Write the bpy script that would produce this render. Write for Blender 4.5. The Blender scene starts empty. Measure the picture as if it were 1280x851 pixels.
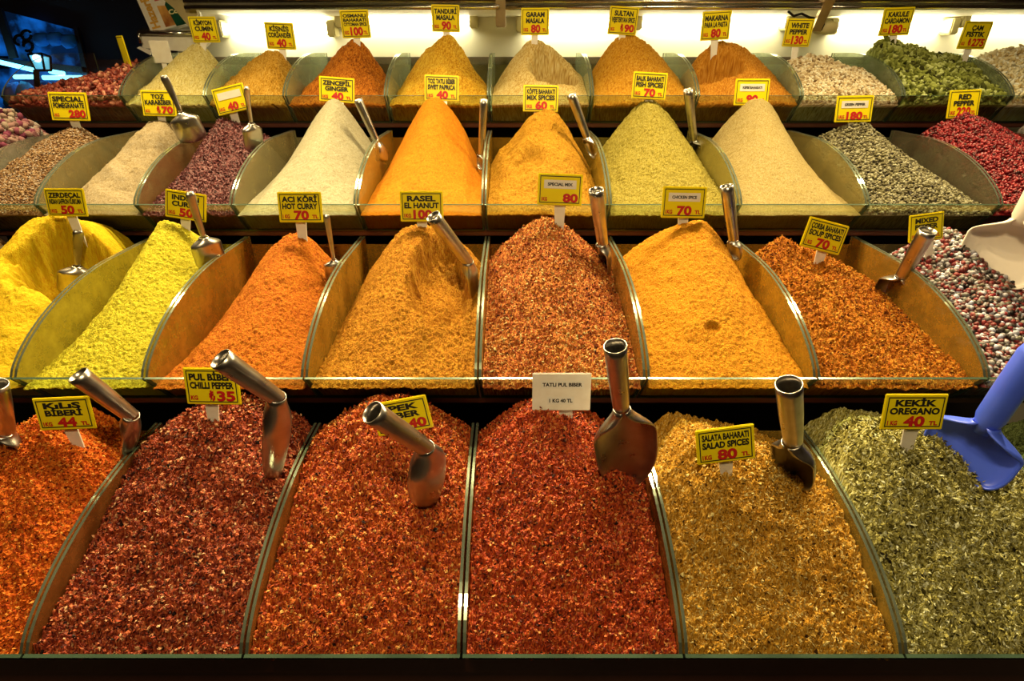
import bpy, bmesh, math
import numpy as np
from mathutils import Vector, Matrix
W = 0.26            # width of one bin, metres
Z0 = 1.50           # eye height
TH = math.radians(27); CT, ST = math.cos(TH), math.sin(TH); F = 700.0
scene = bpy.context.scene
COL = scene.collection
rng = np.random.default_rng(7)

# ---------------------------------------------------------------- helpers
def P(x, y, dn):                       # bin-width units (x, depth, down) -> metres
    return Vector((x*W, y*W, Z0 - dn*W))
def ray(px, py):                       # ray in units: returns (dx, dy, ddown)
    a, b = (px-640)/F, (py-425.5)/F
    return a, CT - b*ST, ST + b*CT
def at(px, py, Y):
    a, b, c = ray(px, py); t = Y/b
    return (a*t, Y, c*t)
def optd(p):                           # optical depth of a unit point
    return p[1]*CT + p[2]*ST

def link(o, parent=None):
    COL.objects.link(o)
    if parent: o.parent = parent
    return o
def mesh_obj(name, verts, faces, mats, parent=None, smooth=False, midx=None):
    me = bpy.data.meshes.new(name)
    me.from_pydata([tuple(v) for v in verts], [], faces)
    if not isinstance(mats, (list, tuple)): mats = [mats]
    for m in mats: me.materials.append(m)
    if midx is not None: me.polygons.foreach_set('material_index', midx)
    if smooth: me.polygons.foreach_set('use_smooth', [True]*len(me.polygons))
    me.update()
    return link(bpy.data.objects.new(name, me), parent)
def bm_obj(name, bm, mats, parent=None, smooth=False):
    me = bpy.data.meshes.new(name); bm.to_mesh(me); bm.free()
    if not isinstance(mats, (list, tuple)): mats = [mats]
    for m in mats: me.materials.append(m)
    if smooth: me.polygons.foreach_set('use_smooth', [True]*len(me.polygons))
    return link(bpy.data.objects.new(name, me), parent)
def empty(name, loc=(0, 0, 0)):
    o = bpy.data.objects.new(name, None); o.location = loc; o.empty_display_size = .02
    return link(o)
def tag(o, label=None, cat=None, group=None, kind=None):
    if label: o['label'] = label
    if cat: o['category'] = cat
    if group: o['group'] = group
    if kind: o['kind'] = kind
    return o
def box_bm(x0, x1, y0, y1, z0, z1, bev=0.0, bm=None):
    bm = bm or bmesh.new()
    r = bmesh.ops.create_cube(bm, size=1.0)
    for v in r['verts']:
        v.co = Vector((x0+(v.co.x+.5)*(x1-x0), y0+(v.co.y+.5)*(y1-y0), z0+(v.co.z+.5)*(z1-z0)))
    if bev:
        es = list({e for v in r['verts'] for e in v.link_edges})
        bmesh.ops.bevel(bm, geom=es, offset=bev, segments=2, affect='EDGES')
    return bm
def ubox(name, x0, x1, y0, y1, d0, d1, mat, parent=None, bev=.002):   # unit coordinates, d0 top
    return bm_obj(name, box_bm(x0*W, x1*W, y0*W, y1*W, Z0-d1*W, Z0-d0*W, bev), mat, parent)
def tube_bm(p0, p1, r, n=16, bm=None, r1=None, cap=True):
    bm = bm or bmesh.new(); p0, p1 = Vector(p0), Vector(p1); d = p1-p0
    M = Matrix.Translation((p0+p1)/2) @ d.to_track_quat('Z', 'Y').to_matrix().to_4x4()
    bmesh.ops.create_cone(bm, cap_ends=cap, segments=n, radius1=r, radius2=r if r1 is None else r1, depth=d.length, matrix=M)
    return bm

# ---------------------------------------------------------------- materials
def lin(c):
    c = np.array(c, float)/255
    return np.where(c <= .04045, c/12.92, ((c+.055)/1.055)**2.4)
LC = np.array([1.0, .80, .44])        # colour of the stall's warm lamps
def alb(c, k=.86):                     # pigment as seen under the warm lamps -> pigment
    return tuple(np.clip(lin(c)/(LC/LC[0])*k, .002, .92)) + (1,)
def newmat(name):
    m = bpy.data.materials.new(name); m.use_nodes = True
    nt = m.node_tree; b = nt.nodes['Principled BSDF']
    return m, nt, b
def plain(name, col, rough=.6, metal=0, emit=None, es=0, spec=.5):
    m, nt, b = newmat(name)
    b.inputs['Base Color'].default_value = tuple(col)[:3]+(1,)
    b.inputs['Roughness'].default_value = rough; b.inputs['Metallic'].default_value = metal
    b.inputs['Specular IOR Level'].default_value = spec
    if emit: b.inputs['Emission Color'].default_value = tuple(emit)[:3]+(1,); b.inputs['Emission Strength'].default_value = es
    return m
def noisy(name, c1, c2, scale=30, rough=.6, metal=0, bump=0, rough2=None, detail=4):
    m, nt, b = newmat(name)
    tc = nt.nodes.new('ShaderNodeTexCoord'); n = nt.nodes.new('ShaderNodeTexNoise')
    n.inputs['Scale'].default_value = scale; n.inputs['Detail'].default_value = detail
    nt.links.new(tc.outputs['Object'], n.inputs['Vector'])
    r = nt.nodes.new('ShaderNodeValToRGB')
    r.color_ramp.elements[0].position = .3; r.color_ramp.elements[1].position = .7
    r.color_ramp.elements[0].color = tuple(c1)[:3]+(1,); r.color_ramp.elements[1].color = tuple(c2)[:3]+(1,)
    nt.links.new(n.outputs['Fac'], r.inputs['Fac']); nt.links.new(r.outputs['Color'], b.inputs['Base Color'])
    b.inputs['Roughness'].default_value = rough; b.inputs['Metallic'].default_value = metal
    if rough2 is not None:
        mr = nt.nodes.new('ShaderNodeMapRange'); mr.inputs['To Min'].default_value = rough; mr.inputs['To Max'].default_value = rough2
        nt.links.new(n.outputs['Fac'], mr.inputs['Value']); nt.links.new(mr.outputs['Result'], b.inputs['Roughness'])
    if bump:
        bp = nt.nodes.new('ShaderNodeBump'); bp.inputs['Strength'].default_value = bump; bp.inputs['Distance'].default_value = .002
        nt.links.new(n.outputs['Fac'], bp.inputs['Height']); nt.links.new(bp.outputs['Normal'], b.inputs['Normal'])
    return m
def spice_mat(name, cols, bump=.5, bscale=900, spec=.15, rough=.85, patch=.25, k=.7):
    """colour follows the per-grain value 'rnd'; broad noise mottles it"""
    m, nt, b = newmat(name)
    a = nt.nodes.new('ShaderNodeAttribute'); a.attribute_name = 'rnd'
    tc = nt.nodes.new('ShaderNodeTexCoord')
    n = nt.nodes.new('ShaderNodeTexNoise'); n.inputs['Scale'].default_value = 14; n.inputs['Detail'].default_value = 5
    nt.links.new(tc.outputs['Object'], n.inputs['Vector'])
    ma = nt.nodes.new('ShaderNodeMath'); ma.operation = 'MULTIPLY_ADD'; ma.inputs[1].default_value = patch*2; ma.inputs[2].default_value = -patch
    nt.links.new(n.outputs['Fac'], ma.inputs[0])
    ad = nt.nodes.new('ShaderNodeMath'); ad.operation = 'ADD'; ad.use_clamp = True
    nt.links.new(a.outputs['Fac'], ad.inputs[0]); nt.links.new(ma.outputs[0], ad.inputs[1])
    r = nt.nodes.new('ShaderNodeValToRGB'); e = r.color_ramp.elements
    while len(e) < len(cols): e.new(.5)
    for i, c in enumerate(cols):
        e[i].position = i/(len(cols)-1); e[i].color = alb(c, k)
    nt.links.new(ad.outputs[0], r.inputs['Fac']); nt.links.new(r.outputs['Color'], b.inputs['Base Color'])
    b.inputs['Roughness'].default_value = rough; b.inputs['Specular IOR Level'].default_value = spec
    if bump:
        n2 = nt.nodes.new('ShaderNodeTexNoise'); n2.inputs['Scale'].default_value = bscale; n2.inputs['Detail'].default_value = 3
        nt.links.new(tc.outputs['Object'], n2.inputs['Vector'])
        bp = nt.nodes.new('ShaderNodeBump'); bp.inputs['Strength'].default_value = bump; bp.inputs['Distance'].default_value = .0035
        nt.links.new(n2.outputs['Fac'], bp.inputs['Height']); nt.links.new(bp.outputs['Normal'], b.inputs['Normal'])
    return m
def glass_mat(name, tint, dust, dmin, dmax, scale=18, trans=.35):
    """thin pane: clear + reflections, covered by a patchy film of spice dust"""
    m = bpy.data.materials.new(name); m.use_nodes = True; nt = m.node_tree; nt.nodes.clear()
    N = nt.nodes.new; L = nt.links.new
    out = N('ShaderNodeOutputMaterial'); tr = N('ShaderNodeBsdfTransparent'); gl = N('ShaderNodeBsdfGlossy')
    tr.inputs['Color'].default_value = tint; gl.inputs['Roughness'].default_value = .06
    gl.inputs['Color'].default_value = (.9, 1, .93, 1)
    fr = N('ShaderNodeFresnel'); fr.inputs['IOR'].default_value = 1.5
    m1 = N('ShaderNodeMixShader'); ge = N('ShaderNodeNewGeometry'); iv = N('ShaderNodeMath'); iv.operation = 'SUBTRACT'; iv.inputs[0].default_value = 1; L(ge.outputs['Backfacing'], iv.inputs[1]); mu = N('ShaderNodeMath'); mu.operation = 'MULTIPLY'; L(fr.outputs[0], mu.inputs[0]); L(iv.outputs[0], mu.inputs[1]); L(mu.outputs[0], m1.inputs[0]); L(tr.outputs[0], m1.inputs[1]); L(gl.outputs[0], m1.inputs[2])
    df = N('ShaderNodeBsdfDiffuse'); df.inputs['Color'].default_value = dust
    tl = N('ShaderNodeBsdfTranslucent'); tl.inputs['Color'].default_value = dust
    md = N('ShaderNodeMixShader'); md.inputs[0].default_value = trans; L(df.outputs[0], md.inputs[1]); L(tl.outputs[0], md.inputs[2])
    tc = N('ShaderNodeTexCoord'); n = N('ShaderNodeTexNoise'); n.inputs['Scale'].default_value = scale; n.inputs['Detail'].default_value = 8; n.inputs['Roughness'].default_value = .7
    L(tc.outputs['Object'], n.inputs['Vector'])
    mr = N('ShaderNodeMapRange'); mr.inputs['From Min'].default_value = .35; mr.inputs['From Max'].default_value = .65
    mr.inputs['To Min'].default_value = dmin; mr.inputs['To Max'].default_value = dmax
    L(n.outputs['Fac'], mr.inputs['Value'])
    m2 = N('ShaderNodeMixShader'); L(mr.outputs[0], m2.inputs[0]); L(m1.outputs[0], m2.inputs[1]); L(md.outputs[0], m2.inputs[2])
    L(m2.outputs[0], out.inputs['Surface'])
    return m
M_edge = plain('glass_edge', (.34, .42, .32), .12, .8)
M_edge_front = plain('glass_edge_front', (.05, .09, .06), .25, .35)
M_front = glass_mat('front_glass', (.86, .93, .86, 1), alb((150, 115, 50)), .08, .30, 10, .7)
M_front_low = glass_mat('front_glass_low', (.86, .93, .86, 1), alb((130, 95, 40)), .03, .14, 10, .7)
M_steel = noisy('scoop_steel', (.42, .40, .37), (.58, .56, .52), 40, .22, 1.0, 0, .38)
M_wood = noisy('stand_wood', (.075, .022, .014), (.11, .035, .02), 12, .35, 0, .2)
M_black = plain('dark_riser', (.012, .008, .006), .7)
M_cream = noisy('cream_paint', (.80, .78, .62), (.84, .82, .66), 3, .5)
M_grey = plain('grey_ledge', (.16, .13, .09), .6)
M_yel = noisy('label_yellow', alb((252, 214, 8)), alb((246, 204, 12)), 20, .35)
M_white = noisy('label_white', (.82, .80, .74), (.74, .70, .62), 60, .4)
M_ink = plain('black_ink', (.012, .012, .012), .5)
M_red = plain('red_ink', (.50, .012, .012), .5)
M_chrome = plain('chrome_rail', (.62, .60, .55), .18, 1.0)
M_brass = noisy('brass_bracket', (.30, .22, .10), (.40, .30, .14), 30, .35, .8)

# ---------------------------------------------------------------- noise (numpy)
def _h(ix, iy, s):
    n = (ix.astype(np.int64)*374761393 + iy.astype(np.int64)*668265263 + s*982451653) & 0xffffffff
    n = ((n ^ (n >> 13))*1274126177) & 0xffffffff
    n = (n ^ (n >> 16)) & 0xffffffff
    return n/4294967295.0
def vn(x, y, s=0):
    ix, iy = np.floor(x), np.floor(y); fx, fy = x-ix, y-iy
    fx = fx*fx*(3-2*fx); fy = fy*fy*(3-2*fy)
    a, b, c, d = _h(ix, iy, s), _h(ix+1, iy, s), _h(ix, iy+1, s), _h(ix+1, iy+1, s)
    return (a*(1-fx)+b*fx)*(1-fy)+(c*(1-fx)+d*fx)*fy-.5
def fbm(x, y, s=0, o=4):
    t = 0; a = 1.
    for k in range(o):
        t = t + a*vn(x*2**k, y*2**k, s+k*17); a *= .55
    return t

# ---------------------------------------------------------------- tiers and bins
RY = [1.62, 2.83, 4.38, 5.87]
RD = [2.427, 1.688, 1.04, .348]
RB = [2.90, 4.46, 5.95, 7.38]          # backs of the bins
def arc(f):
    g = np.clip(np.asarray(f, float)/1.1, 0, 1)
    return .37*np.maximum(1-(1-g)**2, 0)**.75
TIERWORD = ['front lowest tier', 'second tier', 'third tier', 'top back tier']

class Bin: pass
bins = {}
def make_bin(row, xl, xr, key, contents, dust):
    b = Bin(); b.row, b.xl, b.xr, b.Yf, b.Dn, b.Yb = row, xl, xr, RY[row], RD[row], RB[row]; bins[key] = b
    g = .006; t = .015
    o = empty('glass_bin', P((xl+xr)/2, b.Yf+.19, b.Dn+.25)); inv = o.location
    tag(o, 'open glass bin holding the %s on the %s' % (contents, TIERWORD[row]), 'bin', 'glass bins of the stepped stall')
    def loc(v): return v - inv
    dm = glass_mat('dusty_glass', (.93, .96, .91, 1), dust, (.3 if row < 2 else .22) if row < 3 else .10, (.9 if row < 2 else .55) if row < 3 else .38, 22)
    clear = dm if key != 'pomeg' and row < 3 else glass_mat('clear_glass', (.93, .96, .91, 1), dust, 0, .08, 22)
    # side panes: profile in the depth/height plane
    fs = np.concatenate([[0, .03, .06], np.linspace(.1, 1.1, 22)]); L = b.Yb-b.Yf
    prof = [(.0, .0)] + [(f, float(arc(f))) for f in fs[1:] if f < L] + [(L, float(arc(L)))] + [(L, -.25), (.19, -.25)]
    n = len(prof)
    for x0, x1 in ((xl+g, xl+g+t), (xr-g-t, xr-g)):
        vs = [loc(P(x0, b.Yf+f, b.Dn-u)) for f, u in prof]+[loc(P(x1, b.Yf+f, b.Dn-u)) for f, u in prof]
        fc = [list(range(n)), list(range(2*n-1, n-1, -1))]; mi = [0, 0]
        for i in range(n):
            j = (i+1) % n; fc.append([i, i+n, j+n, j]); mi.append(1)
        mesh_obj('side_pane', vs, fc, [clear if (x0 < xl+.01 and key == 'pomeg') else dm, M_edge], o, midx=mi)
    fm = M_front if row > 1 else M_front_low
    # front pane leaning inwards to its foot
    a, c = xl+g, xr-g; e = -.016
    q = [(e, 0), (0.0, .004), (.19, -.25), (.174, -.25)]
    vs = [loc(P(x, b.Yf+f, b.Dn-u)) for x in (a, c) for f, u in q]
    fc = [[0, 4, 5, 1], [1, 5, 6, 2], [2, 6, 7, 3], [3, 7, 4, 0], [0, 1, 2, 3], [7, 6, 5, 4]]
    mesh_obj('front_pane', vs, fc, [fm, M_edge_front], o, midx=[1, 0, 1, 0, 1, 1])
    # bottom and back
    bm = box_bm(a*W, c*W, (b.Yf+.19)*W, b.Yb*W, Z0-(b.Dn+.262)*W, Z0-(b.Dn+.25)*W); bmesh.ops.translate(bm, verts=bm.verts, vec=-inv)
    bm_obj('bottom_pane', bm, [M_edge_front], o)
    bm = box_bm(a*W, c*W, b.Yb*W, (b.Yb+.012)*W, Z0-(b.Dn+.25)*W, Z0-(b.Dn-.30)*W); bmesh.ops.translate(bm, verts=bm.verts, vec=-inv)
    bm_obj('back_pane', bm, [clear], o)
    return b

FK = [2.3, 1.7, 2.0, 2.0]
def set_profile(b, apex, Ya, El=.1, Er=.1, p=.9, q=1.1, h0=None, lump=.02, fine=.003, lscale=5, seed=0, dents=(), back=.8, side_p=.8, ridge=.05):
    if h0 is None: h0 = [-.03, -.08, -.09, -.09][b.row]
    x, y, d = at(apex[0], apex[1], Ya)
    b.ax, b.Ya, b.H = x, Ya, b.Dn-d
    fine *= FK[b.row]
    b.prm = (El, Er, p, q, h0, lump, fine, lscale, seed, back, side_p, ridge)
    b.dents = []
    for dt in dents:
        h = hit(b, dt[0], dt[1]); b.dents.append((h[0], h[1])+tuple(dt[2:]))
def height(b, X, Y, fine=False):
    El, Er, p, q, h0, lump, fn, ls, seed, back, sp, ridge = b.prm
    X, Y = np.asarray(X, float), np.asarray(Y, float)
    t = np.clip((Y-b.Yf)/(b.Ya-b.Yf), 0, 1)
    C = h0+(b.H-h0)*t**p
    mid = (b.xl+b.xr)/2; cx = mid+(b.ax-mid)*np.minimum(1, t*1.4)
    hl, hr = cx-b.xl, b.xr-cx
    s = np.where(X < cx, (cx-X)/hl, (X-cx)/hr); s = np.clip(s, 0, 1.05)
    s = (np.sqrt(s*s+ridge**2)-ridge)/(math.sqrt(1+ridge**2)-ridge)
    E = h0+(np.where(X < cx, El, Er)-h0)*t**sp
    h = C-(C-E)*s**q
    h = h-back*np.maximum(Y-b.Ya, 0)*(1-.3*s)
    env = np.clip(t*4+.15, 0, 1)
    h = h+lump*env*fbm(X*ls, Y*ls, seed*31+3, 4)*2
    for (dx, dy, rx, ry, dep, *m) in b.dents:
        r = np.sqrt(((X-dx)/rx)**2+((Y-dy)/ry)**2)+.25*fbm(X*9, Y*9, seed+91, 3)
        k = 1/(1+np.exp((r-1)*(m[0] if m else 7)))
        h = h-dep*k
    if fine:
        h = h+fn*(fbm(X*58, Y*70, seed+5, 3)*2.2+1.2*fbm(X*15, Y*18, seed+11, 3))
    return np.maximum(h, -.24)
def hit(b, px, py):
    a, yy, c = ray(px, py); best = None
    for Y in np.linspace(b.Yf, b.Yb, 600):
        t = Y/yy
        if b.Dn-c*t <= float(height(b, a*t, Y)): return (a*t, Y, c*t)
    # nothing met: stand on the ridge below the pixel
    t = b.Ya/yy
    return (a*t, b.Ya, b.Dn-float(height(b, a*t, b.Ya)))

def ico(sub=1):
    bm = bmesh.new(); bmesh.ops.create_icosphere(bm, subdivisions=sub, radius=.5)
    v = np.array([x.co[:] for x in bm.verts]); f = np.array([[l.index for l in fc.verts] for fc in bm.faces]); bm.free(); return v, f
def octa():
    v = np.array([(1, 0, 0), (-1, 0, 0), (0, 1, 0), (0, -1, 0), (0, 0, 1), (0, 0, -1)], float)*.5
    f = np.array([(0, 2, 4), (2, 1, 4), (1, 3, 4), (3, 0, 4), (2, 0, 5), (1, 2, 5), (3, 1, 5), (0, 3, 5)]); return v, f
ICO1, ICO2, OCT = ico(1), ico(2), octa()
def spindle():
    v, f = ico(2); v = v.copy(); w = 1-(np.abs(v[:, 0])*2)**2*.55; v[:, 1] *= w; v[:, 2] *= w; return v, f
SPI = spindle()

def pile(b, name, label, cat, mat, res=(180, 220), grains=None, seed=0):
    nx, ny = res; g = .024
    xs = np.linspace(b.xl+g, b.xr-g, nx); ys = b.Yf+.004+(b.Yb-b.Yf-.01)*np.linspace(0, 1, ny)
    X, Y = np.meshgrid(xs, ys); H = height(b, X, Y, True)
    # rows behind the crest are hardly seen but real
    V = np.stack([X*W, Y*W, Z0-(b.Dn-H)*W], -1).reshape(-1, 3)
    idx = np.arange(nx*ny).reshape(ny, nx)
    Q = np.stack([idx[:-1, :-1], idx[:-1, 1:], idx[1:, 1:], idx[1:, :-1]], -1).reshape(-1, 4)
    # skirt following the leaning front pane, straight at the sides and back
    ring = np.concatenate([idx[0, :], idx[1:, -1], idx[-1, -2::-1], idx[-2:0:-1, 0]])
    R = V[ring].copy(); nb = len(V); steps = 5; allR = []
    for k in range(1, steps+1):
        S = R.copy(); z1 = Z0-(b.Dn+.245)*W; S[:, 2] = R[:, 2]+(z1-R[:, 2])*k/steps
        dep = np.clip((Z0-b.Dn*W-S[:, 2])/W, 0, .25)
        S[:, 1] = np.maximum(S[:, 1], (b.Yf+.008+dep*.19/.25)*W); allR.append(S)
    V = np.concatenate([V]+allR); nr = len(ring); prev = ring
    sk = []
    for k in range(steps):
        cur = nb+k*nr+np.arange(nr)
        sk.append(np.stack([prev, cur, np.roll(cur, -1), np.roll(prev, -1)], -1)); prev = cur
    Q = np.concatenate([Q]+sk)
    r = np.random.default_rng(seed+100)
    rnd = .5+.26*r.standard_normal(len(V))
    tris = np.zeros((0, 3), int)
    if grains:
        for gr in grains:
            n, size, shape = gr['n'], gr['size'], gr['shape']
            sc = np.array(gr.get('scale', (1, 1, 1))); lo, hi = gr.get('col', (0, 1))
            tv, tf = shape
            gx = b.xl+g+.01+(b.xr-b.xl-2*g-.02)*r.random(n); gy = b.Yf+.012+(min(b.Ya+.25, b.Yb)-b.Yf-.02)*r.random(n)
            gz = height(b, gx, gy, True)
            S = size*(1+gr.get('var', .3)*(r.random(n)*2-1))[:, None]*sc[None, :]*(1+.15*(r.random((n, 3))*2-1))
            q = r.standard_normal((n, 4)); 
            if gr.get('flat'):     # lie roughly on the slope
                q = q*np.array([1, gr['flat'], gr['flat'], 0])+np.array([0, 0, 0, 0]); yaw = r.random(n)*2*np.pi
                q = np.stack([np.cos(yaw/2), q[:, 1]*.5, q[:, 2]*.5, np.sin(yaw/2)], -1)
            q /= np.linalg.norm(q, axis=1)[:, None]
            w_, x_, y_, z_ = q.T
            Rm = np.stack([1-2*(y_*y_+z_*z_), 2*(x_*y_-z_*w_), 2*(x_*z_+y_*w_), 2*(x_*y_+z_*w_), 1-2*(x_*x_+z_*z_), 2*(y_*z_-x_*w_), 2*(x_*z_-y_*w_), 2*(y_*z_+x_*w_), 1-2*(x_*x_+y_*y_)], -1).reshape(n, 3, 3)
            loc = tv[None]*S[:, None, :]
            loc = loc*(1+gr.get('rough', 0)*(r.random((n, len(tv), 1))*2-1))
            pv = np.einsum('nij,nkj->nki', Rm, loc)
            lift = gr.get('lift', .25)*size
            cen = np.stack([gx, gy, -(b.Dn-gz-lift*(r.random(n)*1.2))], -1)
            pv = (pv+cen[:, None, :])
            pv[..., 0] = np.clip(pv[..., 0], b.xl+g, b.xr-g)
            pv = pv*W; pv[..., 2] += Z0
            off = len(V)+np.arange(n)*len(tv)
            tris = np.concatenate([tris, (tf[None]+off[:, None, None]).reshape(-1, 3)])
            V = np.concatenate([V, pv.reshape(-1, 3)])
            rv = lo+(hi-lo)*np.clip(.5+.62*(r.random(n)*2-1)*np.abs(r.random(n)*2-1)**.35, 0, 1); rnd = np.concatenate([rnd, np.repeat(rv, len(tv))])
    me = bpy.data.meshes.new(name)
    org = np.array(P((b.xl+b.xr)/2, (b.Yf+b.Yb)/2, b.Dn+.245)); V = V-org
    me.vertices.add(len(V)); me.vertices.foreach_set('co', V.astype(np.float32).ravel())
    nl = Q.size+tris.size; me.loops.add(nl); me.loops.foreach_set('vertex_index', np.concatenate([Q.ravel(), tris.ravel()]).astype(np.int32))
    npoly = len(Q)+len(tris); me.polygons.add(npoly)
    me.polygons.foreach_set('loop_start', np.concatenate([np.arange(len(Q))*4, Q.size+np.arange(len(tris))*3]).astype(np.int32))
    me.polygons.foreach_set('use_smooth', np.concatenate([np.ones(len(Q), bool), np.full(len(tris), bool(grains and grains[0].get('smooth')))]))
    me.update(calc_edges=True); me.validate()
    at_ = me.attributes.new('rnd', 'FLOAT', 'POINT'); at_.data.foreach_set('value', np.clip(rnd, 0, 1).astype(np.float32))
    me.materials.append(mat)
    o = link(bpy.data.objects.new(name, me)); o.location = Vector(org)
    tag(o, label, cat, kind='stuff')
    return o

def shade(c, k): return tuple(min(255, v*k) for v in c)
def ramp3(c, lo=.6, hi=1.18): return [shade(c, lo), c, shade(c, hi)]
def sd(key): return sum(ord(ch)*(i+3) for i, ch in enumerate(key)) % 997

SPECS = []
def S(row, xl, xr, key, contents, objname, label, cols, apex, Ya, res=None, grains=None, bump=.5, bscale=900, spec=.15, rough=.85, patch=.25, dust=None, cat='spice', **kw):
    SPECS.append(key)
    base = cols[len(cols)//2]
    dc = tuple(v*(1.0 if row < 3 else 1.05) for v in (dust or tuple((.5*a+.5*c) for a, c in zip(base, (150, 118, 45)))))
    b = make_bin(row, xl, xr, key, contents, alb(dc))
    kw.setdefault('seed', sd(key))
    set_profile(b, apex, Ya, **kw)
    bscale = [420, 480, 420, 420][row]; bump = min(1, bump*1.3)
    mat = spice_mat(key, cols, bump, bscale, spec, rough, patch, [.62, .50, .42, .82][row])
    res = res or [(230, 270), (260, 330), (200, 250), (140, 170)][row]
    pile(b, objname, label, cat, mat, res, grains, sd(key))

FL = lambda n, s, flat=None, sc=(1, .8, .35), col=(0, 1), lift=.5, shape=OCT: dict(n=n, size=s, shape=shape, scale=sc, col=col, var=.45, rough=.25, lift=lift, **({'flat': flat} if flat else {}))
SP = lambda n, s, sc=(1, 1, 1), shape=ICO2, flat=None, lift=.3, rough=.04, col=(0, 1), var=.15: dict(n=n, size=s, shape=shape, scale=sc, var=var, rough=rough, lift=lift, smooth=True, col=col, **({'flat': flat} if flat else {}))

# ---- row 0 : front tier; darkest flake tones paint in the gaps, palest the glints
S(0, -4.2, -3.2, 'dark_chilli', 'nearly empty remainder of dark chilli', 'chilli_flakes', 'dark heap of chilli low in the bin at the far left of the front tier', ramp3((90, 25, 15)), (-150, 640), 2.6, El=.0, Er=.0)
S(0, -3.2, -2.22, 'kilis', 'orange-red kilis pepper', 'chilli_flakes', 'bright orange-red pepper flakes heaped at the far left of the front tier', [(90, 18, 3), (210, 78, 12), (242, 115, 20), (255, 165, 55)], (62, 522), 2.62, El=.22, Er=.32, q=1.4, p=.85, back=.3, fine=.006,
  grains=[FL(8500, .017)], dents=[(165, 545, .25, .2, .10)], patch=.15, bump=.6)
S(0, -2.22, -1.22, 'pul', 'dark red chilli flakes', 'chilli_flakes', 'darkest maroon chilli flakes heaped behind the yellow chilli pepper label', [(25, 4, 2), (115, 30, 12), (170, 58, 20), (215, 98, 38), (252, 185, 105)], (275, 512), 2.66, El=.3, Er=.37, q=1.7, p=.85, back=.3, fine=.008,
  grains=[FL(8500, .021)], patch=.12, bump=.5, spec=.25, rough=.5)
S(0, -1.22, -.23, 'ipek', 'red pepper flakes with silky glint', 'chilli_flakes', 'red chilli flakes between the dark flakes and the white paper label bin', [(35, 5, 2), (150, 42, 10), (205, 76, 18), (235, 115, 28), (252, 180, 75)], (480, 508), 2.68, El=.34, Er=.36, q=1.5, p=.85, back=.3, fine=.008,
  grains=[FL(9500, .0185)], patch=.12, bump=.5, spec=.25, rough=.5)
S(0, -.23, .78, 'tatli', 'sweet red pepper flakes', 'chilli_flakes', 'deep red pepper flakes heaped under the white paper label', [(30, 5, 2), (140, 36, 10), (195, 62, 16), (228, 98, 24), (250, 170, 75)], (678, 512), 2.60, El=.34, Er=.28, q=1.3, p=.9, back=.3, fine=.008,
  grains=[FL(9500, .0185)], patch=.12, bump=.5, spec=.25, rough=.5)
S(0, .78, 1.78, 'salata', 'ochre salad spices', 'ground_spice', 'ochre brown salad spice mix on the front tier beside the oregano', [(60, 28, 4), (195, 125, 22), (228, 160, 42), (255, 215, 110)], (880, 555), 2.40, El=.32, Er=.30, q=1.3, p=.85, back=.3, fine=.007,
  grains=[FL(6500, .017), FL(3500, .028, None, (1, .14, .12), (.5, 1))], patch=.18, dents=[(1000, 600, .16, .18, .06)])
S(0, 1.78, 2.85, 'kekik', 'dried oregano', 'dried_oregano', 'grey-green dried oregano leaves heaped on the front tier at the right', [(30, 22, 6), (150, 128, 42), (205, 182, 85), (245, 228, 150)], (1105, 545), 2.45, El=.36, Er=.38, q=1.3, p=.85, back=.3, fine=.006,
  grains=[FL(11000, .027, 1.2, (1, .45, .15))], patch=.12, cat='herb', dust=(150, 125, 60), dents=[(1215, 590, .2, .2, .06)])
S(0, 2.85, 3.85, 'herb', 'green dried herb', 'dried_herb', 'dark green herb in the bin cut off by the right edge of the front tier', [(50, 50, 15), (120, 125, 50), (170, 170, 80)], (1420, 540), 2.5, El=.25, Er=.25, q=1.3, p=.85, back=.3, grains=[FL(4000, .022, 1.2, (1, .45, .15))], cat='herb')
# ---- row 1
S(1, -4.95, -3.93, 'seed2', 'brown seeds', 'coriander_seeds', 'brown coriander seeds at the far left edge of the second tier', [(120, 70, 25), (190, 130, 60), (225, 175, 100)], (-60, 272), 4.2, El=.2, Er=.2, grains=[SP(1500, .03, shape=ICO1)], cat='seeds')
S(1, -3.93, -2.93, 'turmeric', 'bright turmeric', 'turmeric_powder', 'bright yellow turmeric heap with a scooped hollow on the second tier', [(225, 150, 5), (245, 190, 12), (252, 205, 25)], (72, 268), 4.08, El=.28, Er=.12, q=1.5, p=1.0, fine=.0018, lump=.018,
  dents=[(80, 322, .30, .24, .42, 13)], back=.5, patch=.4, bump=.35, ridge=0.3)
S(1, -2.93, -2.16, 'indian', 'yellow indian curry', 'curry_powder', 'lemon yellow curry heap filling a narrow bin on the second tier', [(190, 150, 15), (232, 200, 30), (248, 225, 60)], (207, 276), 4.15, El=.02, Er=.16, q=1.15, p=.95, fine=.0042, lump=.008, ridge=0.3, bump=.8, bscale=500, patch=.1)
S(1, -2.16, -1.22, 'aci', 'orange hot curry', 'curry_powder', 'deep orange curry heap pulled away from its glass on the second tier', [(180, 66, 6), (224, 114, 12), (244, 148, 26)], (372, 292), 4.0, El=-.1, Er=.04, q=1.2, p=.85, fine=.0036, lump=.014, ridge=0.3, bump=.8, bscale=500, patch=.2)
S(1, -1.22, -.2, 'rasel', 'golden ras el hanout', 'ground_spice', 'golden brown spice heap with an oval hollow on the second tier', [(150, 76, 8), (216, 130, 16), (246, 178, 42)], (528, 280), 4.05, El=.0, Er=.24, q=1.3, p=.88, fine=.0042, lump=.010, ridge=0.3,
  dents=[(550, 338, .19, .34, .24, 14)], bump=.9, bscale=500, patch=.1, grains=[FL(2500, .008)])
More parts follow.
